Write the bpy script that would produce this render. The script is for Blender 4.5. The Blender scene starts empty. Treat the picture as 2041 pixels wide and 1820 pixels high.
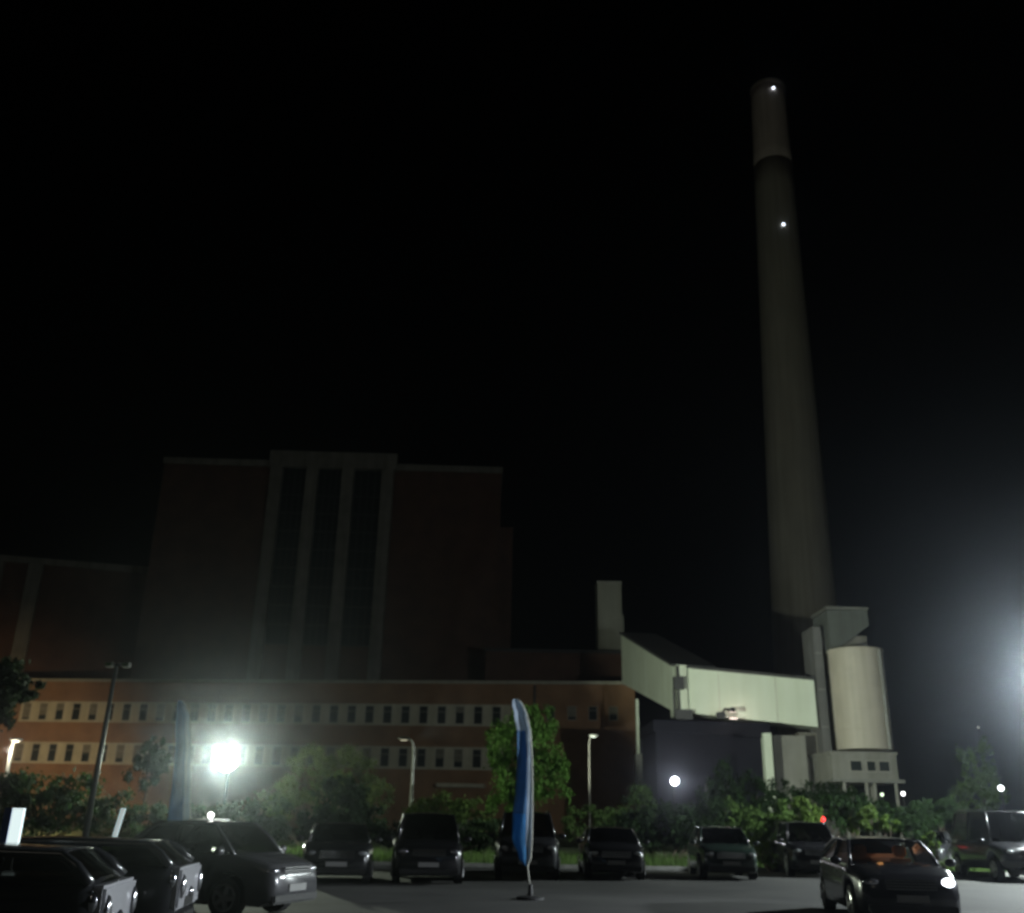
import bpy, bmesh, math, random
from mathutils import Vector, Matrix, Euler
R = math.radians
C = bpy.context.scene.collection
S = bpy.context.scene

# ------------------------------------------------------------------ camera
CAM = Vector((0, 0, 1.65)); PITCH = R(20.7); ROLL = R(1.2); F = 1900.0
cd = bpy.data.cameras.new('camera'); cam = bpy.data.objects.new('camera', cd); C.objects.link(cam)
MR = Matrix.Rotation(R(90) + PITCH, 3, 'X') @ Matrix.Rotation(ROLL, 3, 'Z')
cam.matrix_world = Matrix.Translation(CAM) @ MR.to_4x4()
cd.sensor_width = 36; cd.lens = 36 * F / 2041; cd.clip_end = 2000; cd.clip_start = .05
cd.dof.use_dof = True; cd.dof.focus_distance = 3.0; cd.dof.aperture_fstop = 3.3
S.camera = cam
S.render.resolution_x = 1024; S.render.resolution_y = 913

# ------------------------------------------------------------------ sky, ambient fill, exposure
W = bpy.data.worlds.new('World'); S.world = W; W.use_nodes = True
nt = W.node_tree
sky = nt.nodes.new('ShaderNodeTexSky'); sky.sky_type = 'NISHITA'; sky.sun_disc = False
sky.sun_elevation = R(-4); sky.sun_rotation = R(200)
bg = nt.nodes['Background']; nt.links.new(sky.outputs[0], bg.inputs[0]); bg.inputs[1].default_value = 0.0008
sd = bpy.data.lights.new('ambient_fill', 'SUN'); sd.energy = 0.018; sd.angle = R(10); sd.color = (1, .93, .8)  # added faint sun lamp as ambient fill, not a moon
so = bpy.data.objects.new('ambient_fill', sd); C.objects.link(so); so.rotation_euler = (R(52), 0, R(-20)); so.location = (0, -20, 60)
S.view_settings.view_transform = 'Standard'; S.view_settings.look = 'None'
S.view_settings.exposure = 0; S.view_settings.gamma = 1

# ------------------------------------------------------------------ geometry of the site
def ray(u, v): return MR @ Vector(((u - 1020.5) / F, -(v - 910) / F, -1))
def P(u, v, Y):                                       # point seen at (u, v) standing Y metres away
    d = ray(u, v); return CAM + d * (Y / d.y)
def PZ(u, v, z):                                      # point seen at (u, v) at height z
    d = ray(u, v); return CAM + d * ((z - CAM.z) / d.z)

# ------------------------------------------------------------------ materials
def mat(name, col, rough=.8, var=.25, scale=2.0, metal=0, bump=0, emit=None, spec=.5, coords='Object', grime=0):
    m = bpy.data.materials.new(name); m.use_nodes = True; n = m.node_tree; b = n.nodes['Principled BSDF']
    b.inputs['Roughness'].default_value = rough; b.inputs['Metallic'].default_value = metal
    b.inputs['Specular IOR Level'].default_value = spec
    if emit:
        b.inputs['Emission Color'].default_value = (*emit[0], 1); b.inputs['Emission Strength'].default_value = emit[1]
    tc = n.nodes.new('ShaderNodeTexCoord')
    nz = n.nodes.new('ShaderNodeTexNoise'); nz.inputs['Scale'].default_value = scale; nz.inputs['Detail'].default_value = 6
    n.links.new(tc.outputs[coords], nz.inputs['Vector'])
    rp = n.nodes.new('ShaderNodeValToRGB'); rp.color_ramp.elements[0].position = .3; rp.color_ramp.elements[1].position = .7
    rp.color_ramp.elements[0].color = (*[c * (1 - var) for c in col], 1); rp.color_ramp.elements[1].color = (*[min(1, c * (1 + var)) for c in col], 1)
    n.links.new(nz.outputs['Fac'], rp.inputs['Fac']); out = rp.outputs['Color']
    if grime:
        mp = n.nodes.new('ShaderNodeMapping'); mp.inputs['Scale'].default_value = (1.3, 1.3, .06); n.links.new(tc.outputs[coords], mp.inputs['Vector'])
        g = n.nodes.new('ShaderNodeTexNoise'); g.inputs['Scale'].default_value = 1; g.inputs['Detail'].default_value = 5; n.links.new(mp.outputs[0], g.inputs['Vector'])
        r2 = n.nodes.new('ShaderNodeValToRGB'); r2.color_ramp.elements[0].position = .35; r2.color_ramp.elements[1].position = .65
        k = 1 - grime; r2.color_ramp.elements[0].color = (k, k, k * .95, 1); r2.color_ramp.elements[1].color = (1, 1, 1, 1); n.links.new(g.outputs['Fac'], r2.inputs['Fac'])
        mx = n.nodes.new('ShaderNodeMix'); mx.data_type = 'RGBA'; mx.blend_type = 'MULTIPLY'; mx.inputs['Factor'].default_value = 1
        n.links.new(out, mx.inputs[6]); n.links.new(r2.outputs[0], mx.inputs[7]); out = mx.outputs[2]
    n.links.new(out, b.inputs['Base Color'])
    if bump:
        bp = n.nodes.new('ShaderNodeBump'); bp.inputs['Strength'].default_value = bump
        n2 = n.nodes.new('ShaderNodeTexNoise'); n2.inputs['Scale'].default_value = scale * 8; n.links.new(tc.outputs[coords], n2.inputs['Vector'])
        n.links.new(n2.outputs['Fac'], bp.inputs['Height']); n.links.new(bp.outputs[0], b.inputs['Normal'])
    return m
def brick(name, c1, c2, mortar, sc=1.0):
    m = bpy.data.materials.new(name); m.use_nodes = True; n = m.node_tree; b = n.nodes['Principled BSDF']; b.inputs['Roughness'].default_value = .9
    tc = n.nodes.new('ShaderNodeTexCoord'); mp = n.nodes.new('ShaderNodeMapping'); mp.inputs['Rotation'].default_value = (R(-90), 0, 0)
    n.links.new(tc.outputs['Object'], mp.inputs[0])
    t = n.nodes.new('ShaderNodeTexBrick'); t.inputs['Scale'].default_value = sc
    t.inputs['Brick Width'].default_value = .25; t.inputs['Row Height'].default_value = .075; t.inputs['Mortar Size'].default_value = .008
    t.inputs['Color1'].default_value = (*c1, 1); t.inputs['Color2'].default_value = (*c2, 1); t.inputs['Mortar'].default_value = (*mortar, 1)
    n.links.new(mp.outputs[0], t.inputs['Vector'])
    g = n.nodes.new('ShaderNodeTexNoise'); g.inputs['Scale'].default_value = .35; g.inputs['Detail'].default_value = 6; n.links.new(tc.outputs['Object'], g.inputs['Vector'])
    r2 = n.nodes.new('ShaderNodeValToRGB'); r2.color_ramp.elements[0].position = .35; r2.color_ramp.elements[1].position = .7
    r2.color_ramp.elements[0].color = (.62, .6, .58, 1); r2.color_ramp.elements[1].color = (1, 1, 1, 1); n.links.new(g.outputs['Fac'], r2.inputs[0])
    mx = n.nodes.new('ShaderNodeMix'); mx.data_type = 'RGBA'; mx.blend_type = 'MULTIPLY'; mx.inputs['Factor'].default_value = 1
    n.links.new(t.outputs['Color'], mx.inputs[6]); n.links.new(r2.outputs[0], mx.inputs[7]); n.links.new(mx.outputs[2], b.inputs['Base Color'])
    return m
def leafmat(name, c):
    m = mat(name, c, .7, .5, 1.2, spec=.2); b = m.node_tree.nodes['Principled BSDF']
    n = m.node_tree; o = n.nodes['Material Output']; tr = n.nodes.new('ShaderNodeBsdfTranslucent'); tr.inputs[0].default_value = (*[x * 1.1 for x in c], 1)
    mx = n.nodes.new('ShaderNodeMixShader'); mx.inputs[0].default_value = .35
    n.links.new(b.outputs[0], mx.inputs[1]); n.links.new(tr.outputs[0], mx.inputs[2]); n.links.new(mx.outputs[0], o.inputs[0])
    return m
def glassmat(name, tint=.35):
    m = bpy.data.materials.new(name); m.use_nodes = True; n = m.node_tree; n.nodes.remove(n.nodes['Principled BSDF']); o = n.nodes['Material Output']
    t = n.nodes.new('ShaderNodeBsdfTransparent'); t.inputs[0].default_value = (tint, tint * 1.03, tint, 1)
    g = n.nodes.new('ShaderNodeBsdfGlossy'); g.inputs['Roughness'].default_value = .08
    f = n.nodes.new('ShaderNodeFresnel'); f.inputs[0].default_value = 1.5
    mx = n.nodes.new('ShaderNodeMixShader'); n.links.new(f.outputs[0], mx.inputs[0]); n.links.new(t.outputs[0], mx.inputs[1]); n.links.new(g.outputs[0], mx.inputs[2])
    n.links.new(mx.outputs[0], o.inputs[0]); return m

M = dict(
    asphalt=mat('asphalt', (.034, .034, .03), .85, .45, .5, bump=.5),
    concrete=mat('concrete', (.42, .41, .36), .9, .15, .6, grime=.2),
    darkconcrete=mat('dark_concrete', (.2, .19, .165), .9, .2, .6, grime=.3),
    kerb=mat('kerb_stone', (.3, .3, .28), .9, .2, 3),
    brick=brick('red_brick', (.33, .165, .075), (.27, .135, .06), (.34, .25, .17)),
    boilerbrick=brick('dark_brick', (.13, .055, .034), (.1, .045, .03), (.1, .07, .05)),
    panel=mat('window_band_panel', (.5, .47, .36), .7, .1, 1, grime=.15),
    pane=mat('window_glass', (.02, .025, .025), .12, .2, 1, spec=.6),
    frame=mat('window_frame', (.3, .29, .25), .6, .1, 4),
    coping=mat('roof_coping', (.34, .33, .26), .7, .15, 2),
    roofing=mat('roofing', (.05, .05, .05), .9, .2, 1),
    cladding=mat('pale_green_cladding', (.64, .7, .58), .6, .05, .4, grime=.1),
    weathered=mat('weathered_concrete', (.24, .235, .21), .9, .15, .6, grime=.25),
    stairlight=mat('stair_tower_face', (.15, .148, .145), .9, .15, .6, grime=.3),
    filtergrey=mat('filter_house_paint', (.11, .12, .11), .9, .15, .6, grime=.3),
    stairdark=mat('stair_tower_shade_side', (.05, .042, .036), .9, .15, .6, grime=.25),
    towerclad=mat('grey_cladding', (.2, .2, .17), .6, .1, .5, grime=.15),
    silo=mat('silo_paint', (.46, .42, .35), .6, .1, .5, grime=.22),
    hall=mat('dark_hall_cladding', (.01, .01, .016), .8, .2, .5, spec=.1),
    steel=mat('painted_steel', (.2, .2, .18), .5, .15, 3, metal=.2),
    darksteel=mat('dark_steel', (.035, .035, .035), .5, .2, 4),
    blackpole=mat('black_pole_paint', (.006, .006, .006), .8, .1, 4),
    palesteel=mat('galvanised_pole', (.6, .6, .52), .45, .1, 4),
    chimney=mat('chimney_concrete', (.3, .275, .22), .95, .1, .12, grime=.2),
    chimneytop=mat('chimney_band', (.5, .42, .37), .95, .1, .2, grime=.2),
    soot=mat('chimney_dark_band', (.23, .19, .15), .95, .1, .15, grime=.2),
    grass=mat('grass', (.07, .1, .03), .9, .4, 1.5, bump=.5),
    bark=mat('bark', (.09, .07, .05), .95, .3, 6),
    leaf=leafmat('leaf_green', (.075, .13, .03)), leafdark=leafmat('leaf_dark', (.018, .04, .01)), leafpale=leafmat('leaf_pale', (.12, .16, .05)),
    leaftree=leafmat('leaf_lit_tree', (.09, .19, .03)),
    leafsilhouette=leafmat('leaf_silhouette', (.01, .018, .006)),  # silhouette darkness of the far left tree put into its leaf colour
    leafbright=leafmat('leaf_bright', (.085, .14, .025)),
    flagblue=leafmat('flag_blue_cloth', (.13, .28, .5)), flagpale=leafmat('flag_pale_cloth', (.5, .58, .68)),
    flagdeep=leafmat('flag_lower_cloth', (.09, .32, .62)),
    white=mat('white_board', (.8, .82, .8), .5, .04, 2), blueboard=mat('blue_board', (.05, .1, .35), .5, .05, 2),
    tyre=mat('tyre_rubber', (.02, .02, .02), .9, .2, 8), rim=mat('alloy_rim', (.5, .5, .5), .3, .05, 8, metal=.8),
    chrome=mat('chrome', (.7, .7, .7), .1, .03, 8, metal=1), lens=mat('headlight_lens', (.75, .78, .8), .08, .03, 8, metal=.7),
    redlens=mat('tail_lens', (.3, .015, .01), .15, .05, 8), plastic=mat('black_plastic', (.02, .02, .02), .5, .1, 8),
    plate=mat('number_plate', (.3, .3, .29), .5, .03, 8), seat=mat('seat_cloth', (.04, .04, .045), .9, .1, 8),
    seatwarm=mat('tan_seat_leather', (.42, .17, .07), .7, .1, 8), glass=glassmat('car_glass', .22), glassclear=glassmat('clear_car_glass', .8),
)
def paint(name, c, rough=.25):
    m = mat(name, c, rough, .04, 3); m.node_tree.nodes['Principled BSDF'].inputs['Coat Weight'].default_value = .6
    m.node_tree.nodes['Principled BSDF'].inputs['Coat Roughness'].default_value = .06
    return m
def glow(name, c, s): return mat(name, c, .5, 0, 1, emit=(c, s))

# ------------------------------------------------------------------ object helpers
def obj(name, bm, m, parent=None, loc=None, smooth=False, label=None):
    me = bpy.data.meshes.new(name); bmesh.ops.recalc_face_normals(bm, faces=bm.faces); bm.to_mesh(me); bm.free()
    for mm in (m if isinstance(m, (list, tuple)) else [m]): me.materials.append(mm)
    if smooth:
        for p in me.polygons: p.use_smooth = True
    o = bpy.data.objects.new(name, me); C.objects.link(o)
    if parent: o.parent = parent
    if loc is not None: o.location = loc
    if label: o['label'] = label
    return o
def tag(o, label, cat, group=None, kind=None):
    o['label'] = label; o['category'] = cat
    if group: o['group'] = group
    if kind: o['kind'] = kind
    return o
def thing(name, label, cat, loc=(0, 0, 0), rz=0, group=None):
    o = bpy.data.objects.new(name, None); C.objects.link(o); o.location = loc; o.rotation_euler = (0, 0, rz); o.empty_display_size = .2
    return tag(o, label, cat, group)
def struct(name, bm, m, smooth=False):
    o = obj(name, bm, m, smooth=smooth); o['kind'] = 'structure'; return o
def box(bm, a, b, mi=0):
    x0, y0, z0 = a; x1, y1, z1 = b
    vs = [bm.verts.new(p) for p in ((x0, y0, z0), (x1, y0, z0), (x1, y1, z0), (x0, y1, z0), (x0, y0, z1), (x1, y0, z1), (x1, y1, z1), (x0, y1, z1))]
    for f in ((0, 3, 2, 1), (4, 5, 6, 7), (0, 1, 5, 4), (1, 2, 6, 5), (2, 3, 7, 6), (3, 0, 4, 7)):
        bm.faces.new([vs[i] for i in f]).material_index = mi
def hexa(bm, pts):                                     # 8 points: bottom four, top four
    vs = [bm.verts.new(p) for p in pts]
    for f in ((0, 3, 2, 1), (4, 5, 6, 7), (0, 1, 5, 4), (1, 2, 6, 5), (2, 3, 7, 6), (3, 0, 4, 7)): bm.faces.new([vs[i] for i in f])
def bx(a, b, bev=0):
    bm = bmesh.new(); box(bm, a, b)
    if bev: bmesh.ops.bevel(bm, geom=bm.edges[:], offset=bev, segments=2, affect='EDGES')
    return bm
def tube(bm, pts, rad, n=10, cap=True):
    rad = rad if isinstance(rad, (list, tuple)) else [rad] * len(pts); rings = []
    for i, p in enumerate(pts):
        p = Vector(p); d = (Vector(pts[min(i + 1, len(pts) - 1)]) - Vector(pts[max(i - 1, 0)])).normalized()
        a = d.cross(Vector((0, 1, 0)) if abs(d.y) < .9 else Vector((1, 0, 0))).normalized(); b = d.cross(a)
        rings.append([bm.verts.new(p + (a * math.cos(t) + b * math.sin(t)) * rad[i]) for t in (2 * math.pi * k / n for k in range(n))])
    for r0, r1 in zip(rings, rings[1:]):
        for k in range(n): bm.faces.new((r0[k], r0[(k + 1) % n], r1[(k + 1) % n], r1[k]))
    if cap: bm.faces.new(rings[0][::-1]); bm.faces.new(rings[-1])
    return bm
def tb(pts, rad, n=10): return tube(bmesh.new(), pts, rad, n)
def lathe(bm, prof, n=48, c=(0, 0)):                   # prof: (radius, z)
    rings = [[bm.verts.new((c[0] + r * math.cos(2 * math.pi * k / n), c[1] + r * math.sin(2 * math.pi * k / n), z)) for k in range(n)] for r, z in prof]
    for r0, r1 in zip(rings, rings[1:]):
        for k in range(n): bm.faces.new((r0[k], r0[(k + 1) % n], r1[(k + 1) % n], r1[k]))
    bm.faces.new(rings[0][::-1]); bm.faces.new(rings[-1]); return bm
def ball(bm, c, r, sub=2):
    g = bmesh.ops.create_icosphere(bm, subdivisions=sub, radius=1)
    r = r if isinstance(r, (tuple, list)) else (r, r, r)
    for v in g['verts']: v.co = Vector((c[0] + v.co.x * r[0], c[1] + v.co.y * r[1], c[2] + v.co.z * r[2]))
    return bm

def lamp(name, loc, watts, color, size=.12, parent=None, spot=None, target=None, blend=.5):
    ld = bpy.data.lights.new(name, 'SPOT' if spot else 'POINT'); ld.energy = watts; ld.color = color; ld.shadow_soft_size = size
    if spot: ld.spot_size = R(spot); ld.spot_blend = blend
    o = bpy.data.objects.new(name, ld); C.objects.link(o); o.location = loc
    if target is not None: o.rotation_euler = (Vector(target) - Vector(loc)).to_track_quat('-Z', 'Y').to_euler()
    if parent:
        o.parent = parent; o.location = Vector(loc) - Vector(parent.location)
    return o

# ------------------------------------------------------------------ ground
bm = bmesh.new(); box(bm, (-400, -60, -.5), (400, 700, -.02)); struct('ground', bm, M['grass'])
KY0, KY1 = 33.5, 38.5                                    # kerb line distance at left and right
bm = bmesh.new()
for f in [((-60, -30), (60, -30), (60, KY1 + 3), (-60, KY0 - 3))]:
    lo = [bm.verts.new((x, y, -.015)) for x, y in f]; hi = [bm.verts.new((x, y, 0)) for x, y in f]
    bm.faces.new(hi); bm.faces.new(lo[::-1])
    for k in range(4): bm.faces.new((lo[k], lo[(k + 1) % 4], hi[(k + 1) % 4], hi[k]))
struct('parking_lot', bm, M['asphalt'])
bm = bmesh.new(); hexa(bm, [(-60, KY0 - 3, -.02), (60, KY1 + 3, -.02), (60, KY1 + 3.18, -.02), (-60, KY0 - 2.82, -.02),
                            (-60, KY0 - 3, .12), (60, KY1 + 3, .12), (60, KY1 + 3.18, .12), (-60, KY0 - 2.82, .12)])
struct('kerb', bm, M['kerb'])
def kerb_y(x): return KY0 - 3 + (x + 60) / 120 * (KY1 - KY0 + 6)
rnd = random.Random(5)
bm = bmesh.new()
for i in range(26000):
    x = rnd.uniform(-22, 26); y = kerb_y(x) + .3 + rnd.random() ** 1.6 * 11; h = rnd.uniform(.08, .3) * (1 + rnd.random()); a = rnd.uniform(0, 6.28); w = .02
    dx, dy = math.cos(a) * w, math.sin(a) * w; l = rnd.uniform(-.12, .12)
    bm.faces.new([bm.verts.new(p) for p in ((x - dx, y - dy, -.02), (x + dx, y + dy, -.02), (x + l, y + l * .5, h))])
o = obj('grass_tufts', bm, M['leaf']); o['kind'] = 'stuff'; o['label'] = 'rough green grass along the verge behind the parked cars'; o['category'] = 'grass'

# ------------------------------------------------------------------ the long brick office building
OH = 16.4
a = PZ(-75, 1352, OH); b = PZ(1265, 1358.5, OH)
print('office', a, b)
def facade_frame(a, b):
    d = Vector((b.x - a.x, b.y - a.y, 0)); L = d.length; ang = math.atan2(d.y, d.x); return L, ang
L, ang = facade_frame(a, b)
def solve_x(a, ang, u, v=1450):                          # where the sight line at column u meets the facade, as distance along it
    d = ray(u, v); dx, dy = math.cos(ang), math.sin(ang)
    det = d.x * (-dy) + dx * d.y
    t = ((a.x - CAM.x) * (-dy) + dx * (a.y - CAM.y)) / det
    p = CAM + d * t; return (p.x - a.x) * dx + (p.y - a.y) * dy, p.z
off = thing('office_building', 'long low brick office building with two rows of small windows behind the car park', 'building', (a.x, a.y, 0), ang)
obj('wall', bx((0, 0, 0), (L, 14, OH - .35)), M['brick'], off)
obj('roof', bx((-.15, -.15, OH - .35), (L + .15, 14.15, OH)), M['coping'], off)
def zz(u, v): return solve_x(a, ang, u, v)[1]
rows = [(zz(500, 1441), zz(500, 1403)), (zz(500, 1526), zz(500, 1486))]
x0 = solve_x(a, ang, 38)[0]; x1 = solve_x(a, ang, 1048)[0]; step = (solve_x(a, ang, 340)[0] - x0) / 9.0
nwin = int((x1 - x0) / step)
M['blind'] = mat('window_blind', (.17, .16, .12), .8, .2, 3)
wr_ = random.Random(8)
def window(parent, xa, xb, za, zb, y=0, mull=True):
    bm = bmesh.new(); t = .07
    box(bm, (xa, y - .05, za), (xa + t, y + .04, zb)); box(bm, (xb - t, y - .05, za), (xb, y + .04, zb))
    box(bm, (xa + t, y - .05, za), (xb - t, y + .04, za + t)); box(bm, (xa + t, y - .05, zb - t), (xb - t, y + .04, zb))
    if mull: box(bm, (xa + t, y - .045, (za + zb) / 2 + .3), (xb - t, y + .035, (za + zb) / 2 + .36))
    w = obj('window', bm, M['frame'], parent)
    obj('pane', bx((xa + t, y - .02, za + t), (xb - t, y + .02, zb - t)), M['pane'], w)
    if mull and wr_.random() < .3: obj('blind', bx((xa + t, y - .03, zb - t - (zb - za) * wr_.uniform(.25, .85)), (xb - t, y - .021, zb - t)), M['blind'], w)
for (z0, z1) in rows:
    obj('window_band', bx((x0 - .25, -.035, z0 - .12), (x0 + nwin * step + .1, .1, z1 + .12)), M['panel'], off)
    for i in range(nwin): window(off, x0 + i * step + .1, x0 + i * step + step * .53, z0 + .1, z1 - .08, -.04)
for zr, (za, zb) in enumerate([(zz(1160, 1436), zz(1160, 1408))]):
    for uu in (1097, 1140, 1182, 1223):
        xx = solve_x(a, ang, uu)[0]; window(off, xx - .5, xx + .5, za, zb, -.02)
xx = solve_x(a, ang, 1065)[0]
obj('downpipe', tb([(xx, -.12, 0), (xx, -.12, OH - .5)], .14, 8), M['darksteel'], off)
xx = solve_x(a, ang, 925)[0]; g0 = solve_x(a, ang, 880)[0]; g1 = solve_x(a, ang, 972)[0]
obj('door_canopy', bx((g0, -1.6, 4.6), (g1, -.001, 5.0)), M['panel'], off)
obj('door', bx((xx - .9, -.06, 0), (xx + .9, .02, 2.3)), M['steel'], off)

# dark production hall rising behind the office's right end
a2 = PZ(968, 1292, 22.5); b2 = PZ(1264, 1291, 22.5); print('midblock', a2, b2)
yb = b.y + 16
a2 = P(968, 1292, yb); b2 = P(1264, 1291, yb)
mid = thing('plant_hall', 'dark flat roofed hall rising just behind the right end of the brick office', 'building', (a2.x, yb, 0))
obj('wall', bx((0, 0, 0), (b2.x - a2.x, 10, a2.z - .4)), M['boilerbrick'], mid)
obj('roof', bx((-.2, -.2, a2.z - .4), (b2.x - a2.x + .2, 10.2, a2.z)), M['roofing'], mid)

# small pale lift tower
tY = yb + 3; p = P(1191, 1158, tY); q = P(1238, 1158, tY)
tw = thing('lift_tower', 'small pale upright tower standing on the roof of the dark hall', 'tower', (p.x, tY, a2.z))
obj('shaft', bx((0, 0, 0), (q.x - p.x, 3.6, p.z - a2.z - .3)), M['towerclad'], tw)
obj('roof', bx((-.1, -.1, p.z - a2.z - .3), (q.x - p.x + .1, 3.7, p.z - a2.z)), M['steel'], tw)
bm = bmesh.new(); box(bm, (q.x - p.x, .8, 3.2), (q.x - p.x + .35, 2.6, 5.6)); obj('louvre', bm, M['towerclad'], tw)

# ------------------------------------------------------------------ boiler house
BH = 52.0
a3 = PZ(330, 912, BH); b3 = PZ(1000, 932, BH); print('boiler', a3, b3)
L3, ang3 = facade_frame(a3, b3)
bo = thing('boiler_house', 'huge dark brick boiler house with four pale pilasters towering behind the office', 'building', (a3.x, a3.y, 0), ang3)
def s3(u, v): return solve_x(a3, ang3, u, v)
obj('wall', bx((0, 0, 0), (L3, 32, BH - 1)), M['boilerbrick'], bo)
obj('parapet', bx((-.2, -.25, BH - 1), (L3 + .2, 32.2, BH)), M['darkconcrete'], bo)
cols = [(555, 935), (626, 935), (697, 935), (775, 935)]
xs = [s3(u, v)[0] for u, v in cols]; zc = s3(620, 908)[1]
obj('lintel', bx((xs[0] - 1.3, -1.1, zc - 2.3), (xs[3] + 1.3, -.003, zc + .3)), M['darkconcrete'], bo)
for x in xs: obj('pilaster', bx((x - .9, -1.3, 14), (x + .9, -.002, zc - 2.302)), M['darkconcrete'], bo)
for i in range(3):
    xa, xb = xs[i] + .9, xs[i + 1] - .9
    w = obj('window', bx((xa, -.25, 24), (xb, -.004, zc - 2.31)), M['pane'], bo)
    bm = bmesh.new()
    for k in range(9): box(bm, (xa, -.36, 24 + k * 2.8), (xb, -.252, 24.16 + k * 2.8))
    for k in range(1, 4): box(bm, (xa + (xb - xa) * k / 4 - .05, -.33, 24), (xa + (xb - xa) * k / 4 + .05, -.253, zc - 2.4))
    obj('mullion', bm, M['darksteel'], w)
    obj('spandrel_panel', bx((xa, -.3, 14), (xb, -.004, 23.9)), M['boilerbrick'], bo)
xe = s3(1018, 1040)[0]
obj('gable_bay', bx((L3, 3, 0), (L3 + 2.0, 22, s3(1018, 1040)[1])), M['boilerbrick'], bo)

# far turbine hall on the left
TH = 37.0
a4 = PZ(-40, 1103, TH); b4 = PZ(300, 1131, TH); print('turbine', a4, b4)
L4, ang4 = facade_frame(a4, b4)
tu = thing('turbine_hall', 'dim lower hall with a pale roof edge left of the boiler house', 'building', (a4.x, a4.y, 0), ang4)
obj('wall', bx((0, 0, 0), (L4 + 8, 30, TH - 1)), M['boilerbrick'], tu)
obj('parapet', bx((-.2, -.3, TH - 1), (L4 + 8, 30.2, TH)), M['darkconcrete'], tu)
for u in (-10, 70):
    x = solve_x(a4, ang4, u, 1150)[0]; obj('pilaster', bx((x - 1, -1, 10), (x + 1, -.002, TH - 1.01)), M['darkconcrete'], tu)

# ------------------------------------------------------------------ chimney
CY = 165.0
def wid(ul, ur, v):
    l = P(ul, v, CY); r = P(ur, v, CY); return (l.x + r.x) / 2, (r.x - l.x) / 2, l.z
cx0, r0, z0_ = wid(1535, 1659, 1190); cx1, r1, z1_ = wid(1503, 1568, 180); cxm, rm, zm = wid(1519, 1611, 640)
print('chimney', cx0, r0, z0_, cx1, r1, z1_, cxm, rm, zm)
TILT = R(1.1); cx = (cx0 * 2 + cxm + cx1) / 4 - 1.6
ch = thing('chimney', 'very tall tapering concrete chimney with a pale top band, standing right of centre', 'chimney', (cx, CY, 0)); ch.rotation_euler = (0, TILT, 0)
def cr(z): return r1 + (r0 - r1) * (z1_ - z) / (z1_ - z0_) if z > z0_ else r0 + (z0_ - z) * .012
zb1 = wid(1508, 1573, 332)[2]; zb2 = wid(1510, 1580, 520)[2]
def seg(za, zb, n=14): return [(cr(za + (zb - za) * k / n), za + (zb - za) * k / n) for k in range(n + 1)]
obj('shaft', lathe(bmesh.new(), seg(0, zb1, 20), 64), M['chimney'], ch, smooth=True)
obj('top_band', lathe(bmesh.new(), seg(zb1, z1_, 6), 64), M['chimneytop'], ch, smooth=True, label='paler weathered band at the top of the chimney')
obj('rim', lathe(bmesh.new(), [(cr(z1_) + .12, z1_ - .5), (cr(z1_) + .2, z1_ - .2), (cr(z1_) + .2, z1_ + .1), (cr(z1_) - .3, z1_ + .1)], 64), M['soot'], ch)
gl = glow('beacon_glow', (.75, .85, 1), 6)
for (u, v) in ((1560, 447), (1542, 175)):
    zt = P(u, v, CY - 4)
    rr = cr(zt.z) if zt.z < z1_ else cr(z1_); xx = zt.x - cx - zt.z * math.tan(TILT)
    xx = max(-rr + .3, min(rr - .3, xx)); yy = -math.sqrt(rr * rr - xx * xx) - .3
    zt2 = P(u, v, CY + yy).z
    bm = bmesh.new(); tube(bm, [(xx, yy + .8, zt2 - .5), (xx, yy, zt2 - .5), (xx, yy, zt2 - .28)], .07, 6); hl = obj('beacon_bracket', bm, M['darksteel'], ch)
    obj('beacon', ball(bmesh.new(), (xx, yy, zt2), .24, 2), gl, hl, smooth=True)

# ------------------------------------------------------------------ conveyor gallery, hall below, silo tower
GY = 84.0
def gal(points, depth, mname, parent, name):             # sloping box between two stations: (u_top, v_top, v_bottom, Y)
    (ua, ta, ba, Ya), (ub, tb_, bb, Yb) = points
    A = P(ua, ta, Ya); Az = P(ua, ba, Ya).z; B = P(ub, tb_, Yb); Bz = P(ub, bb, Yb).z
    d = Vector((B.x - A.x, B.y - A.y, 0)).normalized(); nrm = Vector((-d.y, d.x, 0)) * depth
    bm = bmesh.new()
    p = [Vector((A.x, A.y, Az)), Vector((B.x, B.y, Bz)), Vector((B.x, B.y, Bz)) + nrm, Vector((A.x, A.y, Az)) + nrm,
         A.copy(), B.copy(), B + nrm, A + nrm]
    hexa(bm, p)
    for v in bm.verts: v.co -= Vector(parent.location)
    return obj(name, bm, M[mname], parent), A, B, Az, Bz
G0 = P(1350, 1420, GY)
ga = thing('conveyor_gallery', 'long pale enclosed conveyor gallery bridging from the hall to the silo tower', 'conveyor', (G0.x, G0.y, 0))
_, A1, B1, Az1, Bz1 = gal([(1352, 1330, 1419, GY), (1622, 1356, 1449, GY - 3)], 3.6, 'cladding', ga, 'right_span')
ga.children[-1].name = 'gallery_span'
_, A2, B2, Az2, Bz2 = gal([(1238, 1264, 1362, GY + 19), (1342, 1328, 1420, GY + .6)], 3.6, 'cladding', ga, 'gallery_span')
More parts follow.
